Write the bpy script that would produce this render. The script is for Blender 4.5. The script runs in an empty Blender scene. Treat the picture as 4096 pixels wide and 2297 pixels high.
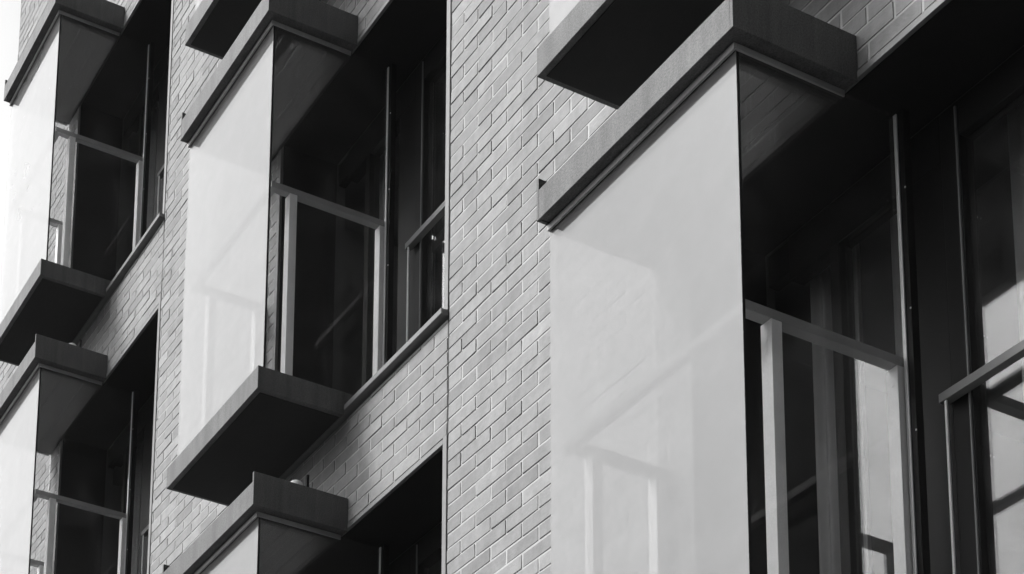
import bpy, bmesh, math, random
from mathutils import Vector, Matrix
random.seed(7)
S = bpy.context.scene
C = S.collection

# ------------------------------------------------------------ camera, sky, sun, exposure
YAW, PITCH, ROLL = math.radians(68.710), math.radians(10.851), math.radians(3.137)
FPX, CX, CY = 7137.84, 59.35, 4645.33           # focal length and principal point in photo pixels (4096 x 2297)
CAM = Vector((4.0373, -4.5210, -5.1833))
def set_camera():
    F = Vector((-math.sin(YAW)*math.cos(PITCH), math.cos(YAW)*math.cos(PITCH), math.sin(PITCH)))
    R = Vector((math.cos(YAW), math.sin(YAW), 0)); U = R.cross(F)
    R2 = R*math.cos(ROLL) + U*math.sin(ROLL); U2 = U*math.cos(ROLL) - R*math.sin(ROLL)
    cd = bpy.data.cameras.new('camera'); cam = bpy.data.objects.new('camera', cd); C.objects.link(cam)
    m = Matrix((R2, U2, -F)).transposed().to_4x4(); m.translation = CAM
    cam.matrix_world = m
    cd.sensor_width = 36; cd.sensor_fit = 'HORIZONTAL'; cd.lens = FPX/4096*36
    cd.shift_x = (2048-CX)/4096; cd.shift_y = (CY-1148.5)/4096
    cd.clip_start = 0.05; cd.clip_end = 3000
    S.camera = cam
set_camera()

SUN_DIR = Vector((-0.30, -0.62, 0.75)).normalized()     # towards the sun: high, in front of the facade and a little to the left
el = math.asin(SUN_DIR.z); az = math.atan2(SUN_DIR.x, SUN_DIR.y)
W = bpy.data.worlds.new("World"); S.world = W; W.use_nodes = True
nt = W.node_tree; nt.nodes.clear()
out = nt.nodes.new('ShaderNodeOutputWorld'); bg = nt.nodes.new('ShaderNodeBackground')
sky = nt.nodes.new('ShaderNodeTexSky'); sky.sky_type = 'NISHITA'; sky.sun_disc = False
sky.sun_elevation = el; sky.sun_rotation = az; sky.air_density = 1.0; sky.dust_density = 6.0; sky.ozone_density = 1.0
bw = nt.nodes.new('ShaderNodeRGBToBW')
# bright thin cloud low on the left, where the photograph's sky is burnt out
wtc = nt.nodes.new('ShaderNodeTexCoord'); wdt = nt.nodes.new('ShaderNodeVectorMath'); wdt.operation = 'DOT_PRODUCT'
wdt.inputs[1].default_value = Vector((-0.87, -0.32, 0.40)).normalized()
wmr = nt.nodes.new('ShaderNodeMapRange'); wmr.interpolation_type = 'SMOOTHSTEP'
wmr.inputs[1].default_value = 0.66; wmr.inputs[2].default_value = 1.0; wmr.inputs[3].default_value = 0.0; wmr.inputs[4].default_value = 5.2
wcl = nt.nodes.new('ShaderNodeTexNoise'); wcl.inputs['Scale'].default_value = 2.2; wcl.inputs['Detail'].default_value = 6
wcm = nt.nodes.new('ShaderNodeMapRange'); wcm.inputs[1].default_value = .3; wcm.inputs[2].default_value = .7; wcm.inputs[3].default_value = .78; wcm.inputs[4].default_value = 1.22
wml = nt.nodes.new('ShaderNodeMath'); wml.operation = 'MULTIPLY'; wad = nt.nodes.new('ShaderNodeMath'); wad.operation = 'ADD'
nt.links.new(wtc.outputs['Generated'], wdt.inputs[0]); nt.links.new(wdt.outputs['Value'], wmr.inputs[0])
nt.links.new(wtc.outputs['Generated'], wcl.inputs[0]); nt.links.new(wcl.outputs[0], wcm.inputs[0])
nt.links.new(sky.outputs[0], bw.inputs[0]); nt.links.new(bw.outputs[0], wad.inputs[0]); nt.links.new(wmr.outputs[0], wad.inputs[1])
nt.links.new(wad.outputs[0], wml.inputs[0]); nt.links.new(wcm.outputs[0], wml.inputs[1]); nt.links.new(wml.outputs[0], bg.inputs[0]); nt.links.new(bg.outputs[0], out.inputs[0])
bg.inputs[1].default_value = 0.15
sd = bpy.data.lights.new('sun', 'SUN'); sd.energy = 2.2; sd.angle = math.radians(12); sd.color = (1, 1, 1)
so = bpy.data.objects.new('sun', sd); C.objects.link(so); so.rotation_euler = (-SUN_DIR).to_track_quat('-Z', 'Y').to_euler()
S.view_settings.view_transform = 'Standard'; S.view_settings.look = 'None'
S.view_settings.exposure = 0.7; S.view_settings.gamma = 1
S.render.resolution_x = 1024; S.render.resolution_y = 574
S.render.engine = 'CYCLES'; S.cycles.max_bounces = 10; S.cycles.transparent_max_bounces = 24

# ------------------------------------------------------------ dimensions (metres)
P, H = 3.2963, 2.9252            # column pitch, storey height
BW = 1.0435                      # bay width
OL, OR = -0.857, 0.869           # opening edges from the bay's right edge
OT, OB = -0.084, -2.345          # opening head and sill from the bay's roof line
WL, WR, WB, WT = -8.9744, 4.2, -6.78, 12.4
GY = 0.41                        # window plane
BAYS = [(0, 0), (0, 1), (1, 0), (1, 1), (1, 2), (2, 1), (2, 2)]

# ------------------------------------------------------------ materials
def mat(name, base, rough=0.6, metal=0.0, spec=0.5, var=0.0, scale=8.0, bump=0.0, bscale=60.0, streak=0.0, fine=0.0):
    m = bpy.data.materials.new(name); m.use_nodes = True; n = m.node_tree.nodes; l = m.node_tree.links
    b = n['Principled BSDF']; b.inputs['Roughness'].default_value = rough; b.inputs['Metallic'].default_value = metal
    b.inputs['Specular IOR Level'].default_value = spec
    b.inputs['Base Color'].default_value = (base, base, base, 1)
    tc = n.new('ShaderNodeTexCoord')
    if var or streak or fine:
        val = n.new('ShaderNodeValue'); val.outputs[0].default_value = base; cur = val.outputs[0]
        def layer(cur, amount, sc, vec_scale=(1, 1, 1), det=6):
            mp = n.new('ShaderNodeMapping'); mp.inputs['Scale'].default_value = vec_scale
            l.new(tc.outputs['Object'], mp.inputs[0])
            t = n.new('ShaderNodeTexNoise'); t.inputs['Scale'].default_value = sc; t.inputs['Detail'].default_value = det
            t.inputs['Roughness'].default_value = 0.65
            l.new(mp.outputs[0], t.inputs[0])
            mr = n.new('ShaderNodeMapRange'); mr.inputs[1].default_value = 0.3; mr.inputs[2].default_value = 0.7
            mr.inputs[3].default_value = 1-amount; mr.inputs[4].default_value = 1+amount
            l.new(t.outputs[0], mr.inputs[0])
            mu = n.new('ShaderNodeMath'); mu.operation = 'MULTIPLY'; l.new(cur, mu.inputs[0]); l.new(mr.outputs[0], mu.inputs[1])
            return mu.outputs[0]
        if var: cur = layer(cur, var, scale)
        if streak: cur = layer(cur, streak, 6, (3, 3, 0.25))
        if fine: cur = layer(cur, fine, 160, det=3)
        l.new(cur, b.inputs['Base Color'])
    if bump:
        t = n.new('ShaderNodeTexNoise'); t.inputs['Scale'].default_value = bscale; t.inputs['Detail'].default_value = 5
        l.new(tc.outputs['Object'], t.inputs[0])
        bp = n.new('ShaderNodeBump'); bp.inputs['Strength'].default_value = bump; bp.inputs['Distance'].default_value = 0.002
        l.new(t.outputs[0], bp.inputs['Height']); l.new(bp.outputs[0], b.inputs['Normal'])
    return m

def brick_mat():
    m = mat('brick', 0.36, 0.85, bump=0.6, bscale=90, spec=0.3)
    n = m.node_tree.nodes; l = m.node_tree.links; b = n['Principled BSDF']
    at = n.new('ShaderNodeAttribute'); at.attribute_name = 'tone'
    tc = n.new('ShaderNodeTexCoord')
    t = n.new('ShaderNodeTexNoise'); t.inputs['Scale'].default_value = 22; t.inputs['Detail'].default_value = 8; t.inputs['Roughness'].default_value = 0.7
    l.new(tc.outputs['Object'], t.inputs[0])
    t2 = n.new('ShaderNodeTexNoise'); t2.inputs['Scale'].default_value = 1.3; t2.inputs['Detail'].default_value = 4
    l.new(tc.outputs['Object'], t2.inputs[0])
    a = n.new('ShaderNodeMapRange'); a.inputs[1].default_value = .25; a.inputs[2].default_value = .75; a.inputs[3].default_value = .80; a.inputs[4].default_value = 1.16
    l.new(t.outputs[0], a.inputs[0])
    a2 = n.new('ShaderNodeMapRange'); a2.inputs[1].default_value = .3; a2.inputs[2].default_value = .7; a2.inputs[3].default_value = .94; a2.inputs[4].default_value = 1.05
    l.new(t2.outputs[0], a2.inputs[0])
    m1 = n.new('ShaderNodeMath'); m1.operation = 'MULTIPLY'; l.new(at.outputs['Fac'], m1.inputs[0]); l.new(a.outputs[0], m1.inputs[1])
    m2 = n.new('ShaderNodeMath'); m2.operation = 'MULTIPLY'; l.new(m1.outputs[0], m2.inputs[0]); l.new(a2.outputs[0], m2.inputs[1])
    mp = n.new('ShaderNodeMapping'); mp.inputs['Scale'].default_value = (5, 5, .9); l.new(tc.outputs['Object'], mp.inputs[0])
    t3 = n.new('ShaderNodeTexNoise'); t3.inputs['Scale'].default_value = 2.0; t3.inputs['Detail'].default_value = 7; t3.inputs['Roughness'].default_value = .6
    l.new(mp.outputs[0], t3.inputs[0])
    a3 = n.new('ShaderNodeMapRange'); a3.inputs[1].default_value = .35; a3.inputs[2].default_value = .62; a3.inputs[3].default_value = .86; a3.inputs[4].default_value = 1.02
    l.new(t3.outputs[0], a3.inputs[0])
    m3 = n.new('ShaderNodeMath'); m3.operation = 'MULTIPLY'; l.new(m2.outputs[0], m3.inputs[0]); l.new(a3.outputs[0], m3.inputs[1])
    l.new(m3.outputs[0], b.inputs['Base Color'])
    return m

def glass_mat(name, r0, tint, rmax=1.0, rough=0.0, dirt=0.015, veil=0.0):
    """clear pane: each face reflects by angle (Schlick) and lets the rest straight through"""
    m = bpy.data.materials.new(name); m.use_nodes = True; n = m.node_tree.nodes; l = m.node_tree.links; n.clear()
    o = n.new('ShaderNodeOutputMaterial'); tr = n.new('ShaderNodeBsdfTransparent'); gl = n.new('ShaderNodeBsdfGlossy')
    tr.inputs[0].default_value = (tint,)*3 + (1,); gl.inputs['Roughness'].default_value = rough; gl.inputs[0].default_value = (1, 1, 1, 1)
    ge = n.new('ShaderNodeNewGeometry'); dt = n.new('ShaderNodeVectorMath'); dt.operation = 'DOT_PRODUCT'
    l.new(ge.outputs['Normal'], dt.inputs[0]); l.new(ge.outputs['Incoming'], dt.inputs[1])
    def M(op, a, b=None):
        x = n.new('ShaderNodeMath'); x.operation = op
        for i, v in enumerate((a, b)):
            if v is None: continue
            if isinstance(v, (int, float)): x.inputs[i].default_value = v
            else: l.new(v, x.inputs[i])
        return x.outputs[0]
    c = M('ABSOLUTE', dt.outputs['Value']); k = M('POWER', M('SUBTRACT', 1.0, c), 5.0)
    r = M('ADD', M('MULTIPLY', k, rmax-r0), r0)
    mx = n.new('ShaderNodeMixShader'); l.new(r, mx.inputs[0]); l.new(tr.outputs[0], mx.inputs[1]); l.new(gl.outputs[0], mx.inputs[2])
    df = n.new('ShaderNodeBsdfDiffuse'); df.inputs[0].default_value = (.6, .6, .6, 1)
    tc = n.new('ShaderNodeTexCoord'); ns = n.new('ShaderNodeTexNoise'); ns.inputs['Scale'].default_value = 7; ns.inputs['Detail'].default_value = 8
    l.new(tc.outputs['Object'], ns.inputs[0])
    d = M('MULTIPLY', M('POWER', ns.outputs[0], 3.0), dirt*8)
    mx2 = n.new('ShaderNodeMixShader'); l.new(d, mx2.inputs[0]); l.new(mx.outputs[0], mx2.inputs[1]); l.new(df.outputs[0], mx2.inputs[2])
    last = mx2.outputs[0]
    if veil:      # milky white mixed in for sky reflection; scatters daylight both ways
        d1 = n.new('ShaderNodeBsdfDiffuse'); t1 = n.new('ShaderNodeBsdfTranslucent')
        d1.inputs[0].default_value = (.8,)*3+(1,); t1.inputs[0].default_value = (.8,)*3+(1,)
        mm = n.new('ShaderNodeMixShader'); mm.inputs[0].default_value = .68; l.new(d1.outputs[0], mm.inputs[1]); l.new(t1.outputs[0], mm.inputs[2])
        m3 = n.new('ShaderNodeMixShader'); m3.inputs[0].default_value = veil; l.new(last, m3.inputs[1]); l.new(mm.outputs[0], m3.inputs[2]); last = m3.outputs[0]
    l.new(last, o.inputs[0])
    return m

M_BRICK = brick_mat()
M_MORTAR = mat('mortar', 0.38, 0.95, var=.12, scale=30, bump=.5, bscale=200)
M_TRAY = mat('tray_metal', 0.10, 0.55, metal=0.0, spec=.12, var=.15, scale=5, streak=.22, fine=.32, bump=.6, bscale=150)
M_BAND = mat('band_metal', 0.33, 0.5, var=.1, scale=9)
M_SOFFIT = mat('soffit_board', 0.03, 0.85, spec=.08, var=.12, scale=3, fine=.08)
M_TRIM = mat('trim_metal', 0.17, 0.6, spec=.3, var=.12, scale=14, bump=.2, bscale=80)
M_SILL = mat('sill_metal', 0.17, 0.55, spec=.15, var=.12, scale=14)
M_DARK = mat('dark_metal', 0.011, 0.5, spec=.12, var=.15, scale=6)
M_HAND = mat('handrail_paint', 0.32, 0.45, var=.06, scale=9, fine=.06)
M_RAIL = mat('rail_paint', 0.88, 0.45, var=.06, scale=9, fine=.06)
M_GREYRAIL = mat('grey_rail', 0.19, 0.55, spec=.3, var=.08, scale=9)
M_SEAL = mat('seal_metal', 0.85, 0.35)
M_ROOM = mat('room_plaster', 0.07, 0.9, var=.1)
M_CURT = mat('curtain_cloth', 0.6, 0.9, var=.08)
M_CAP = mat('cap_plastic', 0.7, 0.5)
M_GROUND = mat('asphalt', 0.04, 0.95, spec=.2, var=.2, scale=2)
M_GLASS = glass_mat('clear_glass', 0.032, 0.97)
M_FGLASS = glass_mat('coated_glass', 0.05, 0.58, veil=.22)
M_LGLASS = glass_mat('door_glass', 0.045, 0.93)
M_WGLASS = glass_mat('window_glass', 0.20, 0.93)

# ------------------------------------------------------------ mesh helpers
class MB:
    def __init__(s): s.bm = bmesh.new(); s.tone = s.bm.faces.layers.float.new('tone')
    def quad(s, pts, mi=0, tone=0.0):
        f = s.bm.faces.new([s.bm.verts.new(p) for p in pts]); f.material_index = mi; f[s.tone] = tone; return f
    def box(s, x0, x1, y0, y1, z0, z1, mi=0, tone=0.0, skip=''):
        v = [s.bm.verts.new((x, y, z)) for x in (x0, x1) for y in (y0, y1) for z in (z0, z1)]
        for k, ids in (('l', (0, 1, 3, 2)), ('r', (4, 6, 7, 5)), ('f', (0, 4, 5, 1)), ('b', (2, 3, 7, 6)), ('d', (0, 2, 6, 4)), ('u', (1, 5, 7, 3))):
            if k in skip: continue
            f = s.bm.faces.new([v[i] for i in ids]); f.material_index = mi; f[s.tone] = tone
    def tube(s, cx, cy, z0, z1, r, mi=0, n=20, dome=0.0):
        rings = [(z0, r), (z1, r)]
        if dome: rings += [(z1+dome*math.sin(a), r*math.cos(a)) for a in (.4, .8, 1.15, 1.45)]
        vs = [[s.bm.verts.new((cx+rr*math.cos(2*math.pi*i/n), cy+rr*math.sin(2*math.pi*i/n), z)) for i in range(n)] for z, rr in rings]
        for a, b in zip(vs, vs[1:]):
            for i in range(n):
                f = s.bm.faces.new((a[i], a[(i+1) % n], b[(i+1) % n], b[i])); f.smooth = True; f.material_index = mi
        s.bm.faces.new(vs[-1]); s.bm.faces.new(list(reversed(vs[0])))
    def build(s, name, mats, parent=None, loc=(0, 0, 0), bevel=0.0):
        me = bpy.data.meshes.new(name)
        s.bm.to_mesh(me); s.bm.free()
        for m in (mats if isinstance(mats, (list, tuple)) else [mats]): me.materials.append(m)
        o = bpy.data.objects.new(name, me); C.objects.link(o); o.location = loc
        if parent: o.parent = parent
        if bevel:
            b = o.modifiers.new('bevel', 'BEVEL'); b.width = bevel; b.segments = 2; b.limit_method = 'ANGLE'
        return o

def holes_cut(x0, x1, z0, z1, holes):
    """split rectangles so that none overlaps a hole"""
    rects = [(x0, x1, z0, z1)]
    for (a, b, c, d) in holes:
        nr = []
        for (p, q, r, t) in rects:
            if q <= a or p >= b or t <= c or r >= d: nr.append((p, q, r, t)); continue
            if p < a: nr.append((p, a, r, t))
            if q > b: nr.append((b, q, r, t))
            m0, m1 = max(p, a), min(q, b)
            if r < c: nr.append((m0, m1, r, c))
            if t > d: nr.append((m0, m1, d, t))
        rects = nr
    return rects

# ------------------------------------------------------------ ground
g = MB(); g.quad([(-70, -70, WB), (70, -70, WB), (70, 70, WB), (-70, 70, WB)])
gr = g.build('ground', M_GROUND); gr['kind'] = 'structure'

# ------------------------------------------------------------ the building and its brick wall
bld = bpy.data.objects.new('brick_building', None); C.objects.link(bld); bld.location = (0, 0, WB)
bld['label'] = 'pale brick building front with projecting glass bay windows between metal trays'
bld['category'] = 'building'
ROOT = (0, 0, -WB)               # children are placed from the building's base

HOLES = [(-k*P+OL, -k*P+OR, r*H+OB-.046, r*H+OT) for k, r in BAYS]
def build_wall():
    w = MB()
    # mortar and the wall behind it, set back from the brick faces
    for (a, b, c, d) in holes_cut(WL+.004, WR, WB, WT, HOLES):
        w.box(a, b, .0031, .10, c, d, mi=1, tone=.5)
    bx = 0.6842-3; bz = 0.1752          # a vertical joint and the middle of its course, read from the photo
    k0 = int((WB-bz)/.075)-2; k1 = int((WT-bz)/.075)+2
    joints = [(-k*P+OR) for k in range(3)]
    for k in range(k0, k1):
        z0, z1 = bz+k*.075-.0325, bz+k*.075+.0325
        if z1 > WT or z0 < WB: continue
        off = 0 if k % 2 == 0 else .1125
        i0 = int((WL-bx)/.225)-2; i1 = int((WR-bx)/.225)+2
        dz = random.uniform(-.0008, .0008)
        for i in range(i0, i1):
            xa, xb = bx+off+i*.225+.005, bx+off+(i+1)*.225-.005
            xa, xb = max(xa, WL), min(xb, WR)
            if xb-xa < .012: continue
            segs = [(xa, xb)]
            # soft vertical movement joint between the pier and the panels over and under the openings
            for j in joints:
                ns = []
                for (p, q) in segs:
                    if p < j-.006 < q or p < j+.006 < q:
                        if j-.006-p > .012: ns.append((p, j-.006))
                        if q-(j+.006) > .012: ns.append((j+.006, q))
                        if not (j-.006-p > .012) and not (q-(j+.006) > .012): ns = ns
                    else: ns.append((p, q))
                segs = ns
            for (p, q) in segs:
                t = random.gauss(.238, .019)
                if random.random() < .08: t -= .03
                t = min(.33, max(.2, t))
                for (a, b, c, d) in holes_cut(p, q, z0+dz, z1+dz, HOLES):
                    if b-a < .01 or d-c < .012: continue
                    y = random.uniform(-.0016, .0012); tl = random.uniform(-.0012, .0012); tv = random.uniform(-.0008, .0008)
                    j = lambda s=.0011: random.uniform(-s, s)
                    x0, x1, zz0, zz1 = a, b, c, d
                    F = [(x0+j(), y-tl-tv, zz0+j()), (x1+j(), y+tl-tv, zz0+j()), (x1+j(), y+tl+tv, zz1+j()), (x0+j(), y-tl+tv, zz1+j())]
                    # slightly rounded arris: inner face and outer rim
                    e = .0013
                    cx, cz = (x0+x1)/2, (zz0+zz1)/2
                    I = [(px+(e if px < cx else -e), py, pz+(e if pz < cz else -e)) for px, py, pz in F]
                    O = [(px, py+.0011, pz) for px, py, pz in F]
                    B = [(px, .012, pz) for px, py, pz in F]
                    vi = [w.bm.verts.new(v) for v in I]; vo = [w.bm.verts.new(v) for v in O]; vb = [w.bm.verts.new(v) for v in B]
                    fs = [w.bm.faces.new(vi)]
                    for s_ in range(4):
                        s2 = (s_+1) % 4
                        fs.append(w.bm.faces.new((vo[s_], vo[s2], vi[s2], vi[s_])))
                        fs.append(w.bm.faces.new((vb[s_], vb[s2], vo[s2], vo[s_])))
                    for f in fs: f[w.tone] = t; f.material_index = 0
    for j in joints:
        w.box(j-.0055, j+.0055, .0016, .0030, WB+.01, WT-.01, mi=2)
    return w.build('wall', [M_BRICK, M_MORTAR, M_DARK], bld, ROOT)
wall = build_wall()

# flank, back and roof, so that the building is a body and not a sheet, and an added unseen dark block that cuts sky light from the right
M_PLAIN = mat('plain_brick', .33, .9, var=.1)
M_BLOCKER = mat('blocker_dark', .022, .9, spec=.1, var=.15)
fl = MB()
fl.box(WL+.01, WR, 4.5, 4.6, WB, WT); fl.box(WL+.01, WL+.11, .1, 4.5, WB, WT); fl.box(WL+.01, WR, .1, 4.6, WT-.2, WT-.002)
fl.build('outer_wall', M_PLAIN, bld, ROOT)
wg = MB(); wg.box(WR+1.6, WR+9, -30, 4.5, WB, 22); wg.box(WR, WR+1.6, 0.0, 4.5, WB, 22); wg.build('sky_blocker', M_BLOCKER, bld, ROOT)

# ------------------------------------------------------------ one window opening (lining, sill, frame, panes, rail, curtain, room)
def child(o, parent): o.parent = parent; return o
def make_window():
    # lining with its narrow lip on the face of the wall
    m = MB(); L = .033
    zi = OT-.008
    m.box(OR-L, OR-.001, -.004, GY-.03, OB+.004, OT-.001, 0)                      # right jamb
    m.box(OL+.001, OL+L, -.004, GY-.03, OB+.004, OT-.001, 0)                      # left jamb
    m.box(OL+L, OR-L, -.004, GY-.03, OT-.036, zi, 0)                              # head
    win = m.build('window', [M_TRIM], bld, ROOT, bevel=.002)
    m = MB(); m.box(OL+.001, OR-.003, -.040, .10, OB-.028, OB+.003); m.box(OL+L, OR-L, .10, GY+.02, OB-.02, OB+.004)
    m.build('sill', M_SILL, win, bevel=.003)
    # dark inner lining; first box is a dark strip painting the sill's shadow
    m = MB()
    m.box(OL+.003, OR-.003, .035, .09, OB-.045, OB-.0285); m.box(OL+L, OR-L, .012, GY-.031, OT-.042, OT-.037); m.box(OL+L+.001, OL+L+.006, .012, GY-.031, OB+.006, OT-.043); m.box(OR-L-.006, OR-L-.001, .012, GY-.031, OB+.006, OT-.043)
    # window frame
    zt, zb = OT-.043, OB+.006
    f = [(-.002, .078), (.765, OR-L-.007)]
    for a, b in f: m.box(a, b, GY-.03, GY+.04, zb, zt)
    m.box(.078, .765, GY-.03, GY+.04, zt-.14, zt); m.box(.078, .765, GY-.03, GY+.04, zb, zb+.07)
    m.box(-.70, -.002, GY-.03, GY+.04, zt-.19, zt); m.box(-.505, -.46, GY-.03, GY+.04, zb, zt-.19); m.box(-.46, -.16, GY-.03, GY+.04, zb, zb+.05); m.box(-.16, -.0025, GY-.028, GY+.04, zb, zt-.1905)
    m.box(OL+L+.007, -.70, GY-.02, GY+.03, zt-.14, zt)
    m.build('frame', M_DARK, win, bevel=.003)
    # paler strip: highlight on the casement frame edge put into colour
    m = MB(); m.box(.066, .072, GY-.037, GY-.0305, zb+.02, zt-.02); m.build('frame_glint', M_GREYRAIL, win)
    m = MB(); m.box(.078, .765, GY, GY+.008, zb+.07, zt-.14); m.build('pane', M_WGLASS, win)
    m = MB(); m.box(-.459, -.161, GY, GY+.008, zb+.05, zt-.19); m.build('pane', M_LGLASS, win)
    # guard rail in front of the right-hand light
    m = MB(); m.box(-.02, OR-L-.008, .335, .372, -1.275, -1.240); m.build('rail', M_GREYRAIL, win, bevel=.002)
    m = MB(); m.box(.0, .008, .338, .344, OB+.006, -1.276); m.build('rail_post', M_RAIL, win)
    # curtain
    m = MB(); n = 90
    for (a, b, ph) in ((.12, .46, 0), (-.40, -.10, 1.3), (-.80, -.53, .7)):
        pr = None
        for i in range(n+1):
            x = a+(b-a)*i/n; y = GY+.16+.016*math.sin(i*.33+ph)+.012*math.sin(i*.17+ph*2)
            c = (m.bm.verts.new((x, y, zb)), m.bm.verts.new((x, y, zt)))
            if pr: fc = m.bm.faces.new((pr[0], c[0], c[1], pr[1])); fc.smooth = True
            pr = c
    cu = m.build('curtain', M_CURT, win); sm = cu.modifiers.new('thick', 'SOLIDIFY'); sm.thickness = .003
    # room behind
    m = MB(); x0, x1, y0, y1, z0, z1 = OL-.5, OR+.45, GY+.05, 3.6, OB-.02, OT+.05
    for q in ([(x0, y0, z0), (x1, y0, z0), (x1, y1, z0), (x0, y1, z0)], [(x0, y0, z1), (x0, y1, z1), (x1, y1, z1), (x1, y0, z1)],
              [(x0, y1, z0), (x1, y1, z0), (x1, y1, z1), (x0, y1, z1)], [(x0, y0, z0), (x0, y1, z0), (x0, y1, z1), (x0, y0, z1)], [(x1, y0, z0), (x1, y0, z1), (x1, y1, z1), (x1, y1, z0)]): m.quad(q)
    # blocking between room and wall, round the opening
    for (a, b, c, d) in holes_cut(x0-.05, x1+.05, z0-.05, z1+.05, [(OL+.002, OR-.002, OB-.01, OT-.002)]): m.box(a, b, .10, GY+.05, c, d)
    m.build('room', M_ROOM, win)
    return win

# ------------------------------------------------------------ one bay (frame, trays, panes, handrail, posts, cap)
def make_bay():
    D = .561; ST = .159; zb = -.1326
    m = MB()
    # recessed glazing band under the roof tray and the dark channel that holds the glass
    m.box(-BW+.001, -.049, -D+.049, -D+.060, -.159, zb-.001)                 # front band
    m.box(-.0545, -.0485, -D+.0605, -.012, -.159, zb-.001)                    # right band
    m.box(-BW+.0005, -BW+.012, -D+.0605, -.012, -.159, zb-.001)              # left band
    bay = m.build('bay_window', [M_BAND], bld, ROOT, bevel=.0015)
    # bottom channel
    zc = -2.2676; m = MB()
    m.box(-BW+.001, -.049, -D+.049, -D+.060, zc+.001, zc+.026)
    m.box(-.0545, -.0485, -D+.0605, -.002, zc+.001, zc+.026)
    m.box(-BW+.0005, -BW+.012, -D+.0605, -.002, zc+.001, zc+.026)
    m.build('base_channel', M_TRAY, bay, bevel=.0015)
    # dark liner between band and glass
    m = MB()
    m.box(-BW+.012, -.0605, -D+.0602, -D+.0632, -.1595, -.136)
    m.box(-.066, -.030, .2385, .272, OB+.008, OT-.045)
    m.box(-.0558, -.0545, -D+.0640, -D+.0755, -2.24, -.16)                    # silicone corner
    m.build('corner_post', M_DARK, bay, bevel=.002)
    m = MB(); m.box(-.0660, -.0530, .2325, .2375, OB+.01, OT-.05); m.build('pane_edge', M_SEAL, bay)
    # roof tray: front upstand lower than the two cheeks
    m = MB(); T = .014
    m.box(-BW+T, -T, -D, -D+T, zb, 0)                                        # front
    m.box(-T, 0, -D-.0004, -.001, zb-.0003, .0524); m.box(-BW, -BW+T, -D-.0004, -.001, zb-.0003, .0524)   # cheeks
    m.box(-BW+T, -T, -D+T, -.001, zb+.003, zb+.09)                           # body
    m.build('roof_tray', M_TRAY, bay, bevel=.0018)
    # inner ceiling
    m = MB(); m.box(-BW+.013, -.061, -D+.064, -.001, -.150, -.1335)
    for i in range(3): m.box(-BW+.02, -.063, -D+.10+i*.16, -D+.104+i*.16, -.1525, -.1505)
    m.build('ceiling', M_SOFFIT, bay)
    # base tray
    zb2, zt2 = -2.3975, -2.2676; D2 = .5563
    m = MB(); m.box(-BW-.0036, 0, -D2, -.0385, zb2, zt2)
    m.box(OL+.002, 0, -.0385, GY-.04, OB+.006, zt2)
    m.build('base_tray', M_TRAY, bay, bevel=.0025)
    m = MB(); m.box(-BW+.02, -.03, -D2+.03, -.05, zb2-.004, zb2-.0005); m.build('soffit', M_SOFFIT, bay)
    # glass
    gz0, gz1 = zc+.004, -.137
    m = MB(); m.box(-BW+.0008, -.0560, -D+.0635, -D+.0755, gz0, gz1); m.build('front_pane', M_FGLASS, bay)
    m = MB(); m.box(-.0685, -.0565, -D+.076, .232, gz0, gz1); m.build('side_pane', M_GLASS, bay)
    m = MB(); m.box(-BW+.013, -BW+.025, -D+.076, -.004, gz0, gz1); m.build('side_pane', M_GLASS, bay)
    # handrail on three sides
    rz1 = -1.097; rz0 = rz1-.036; xr = -.0695; xl = -BW+.045; yf = -.473; wd = .040
    m = MB()
    m.box(xl, xr, yf, yf+wd, rz0, rz1); m.box(xr-wd, xr, yf+wd, .256, rz0, rz1); m.box(xl, xl+wd, yf+wd, -.004, rz0, rz1)
    m.build('handrail', M_HAND, bay, bevel=.002)
    for (px, py) in ((xr-.048, -.360), (xr-.048, .205), (xl, -.375), (xl, -.07)):
        m = MB(); m.box(px, px+.048, py, py+.046, zt2+.001, rz0-.001)
        m.box(px+.021, px+.029, py-.0015, py, rz0-.075, rz0-.067)
        m.build('post', M_RAIL, bay, bevel=.002)
    # drain cap standing on the roof tray
    m = MB(); m.tube(-.18, -.215, zb+.09, .165, .040, dome=.026)
    m.build('vent_cap', M_CAP, bay)
    m = MB(); m.box(-.172, -.158, -.160, -.146, zb+.09, .235); m.build('vent_rod', M_DARK, bay)
    for z in (-.45, -.93, -1.40):
        m = MB(); m.box(-.033, -.029, .2345, .2375, z, z+.006); m.build('screw', M_SEAL, bay)
    return bay

win0 = make_window(); bay0 = make_bay()
def place(src, k, r, first):
    off = Vector((-k*P, 0, r*H))
    if first: return src
    o = src.copy(); C.objects.link(o); o.location = Vector(ROOT)+off; o.parent = bld
    for ch in src.children:
        c = ch.copy(); C.objects.link(c); c.parent = o
    return o
for i, (k, r) in enumerate(BAYS):
    w_ = place(win0, k, r, i == 0); b_ = place(bay0, k, r, i == 0)
    w_['group'] = 'window openings beside the glass bays'; b_['group'] = 'glass bay windows projecting from the brick front'

# thin air between the camera and the far end of the front
hz = MB(); hz.box(-72, 72, -72, 72, WB-1, 24)
hm = bpy.data.materials.new('air'); hm.use_nodes = True; hn = hm.node_tree.nodes; hl = hm.node_tree.links; hn.clear()
ho = hn.new('ShaderNodeOutputMaterial'); hv = hn.new('ShaderNodeVolumePrincipled'); hv.inputs['Density'].default_value = 0.00035; hv.inputs['Color'].default_value = (.9, .9, .9, 1)
hl.new(hv.outputs[0], ho.inputs['Volume'])
hz_o = hz.build('haze', hm); hz_o['kind'] = 'stuff'
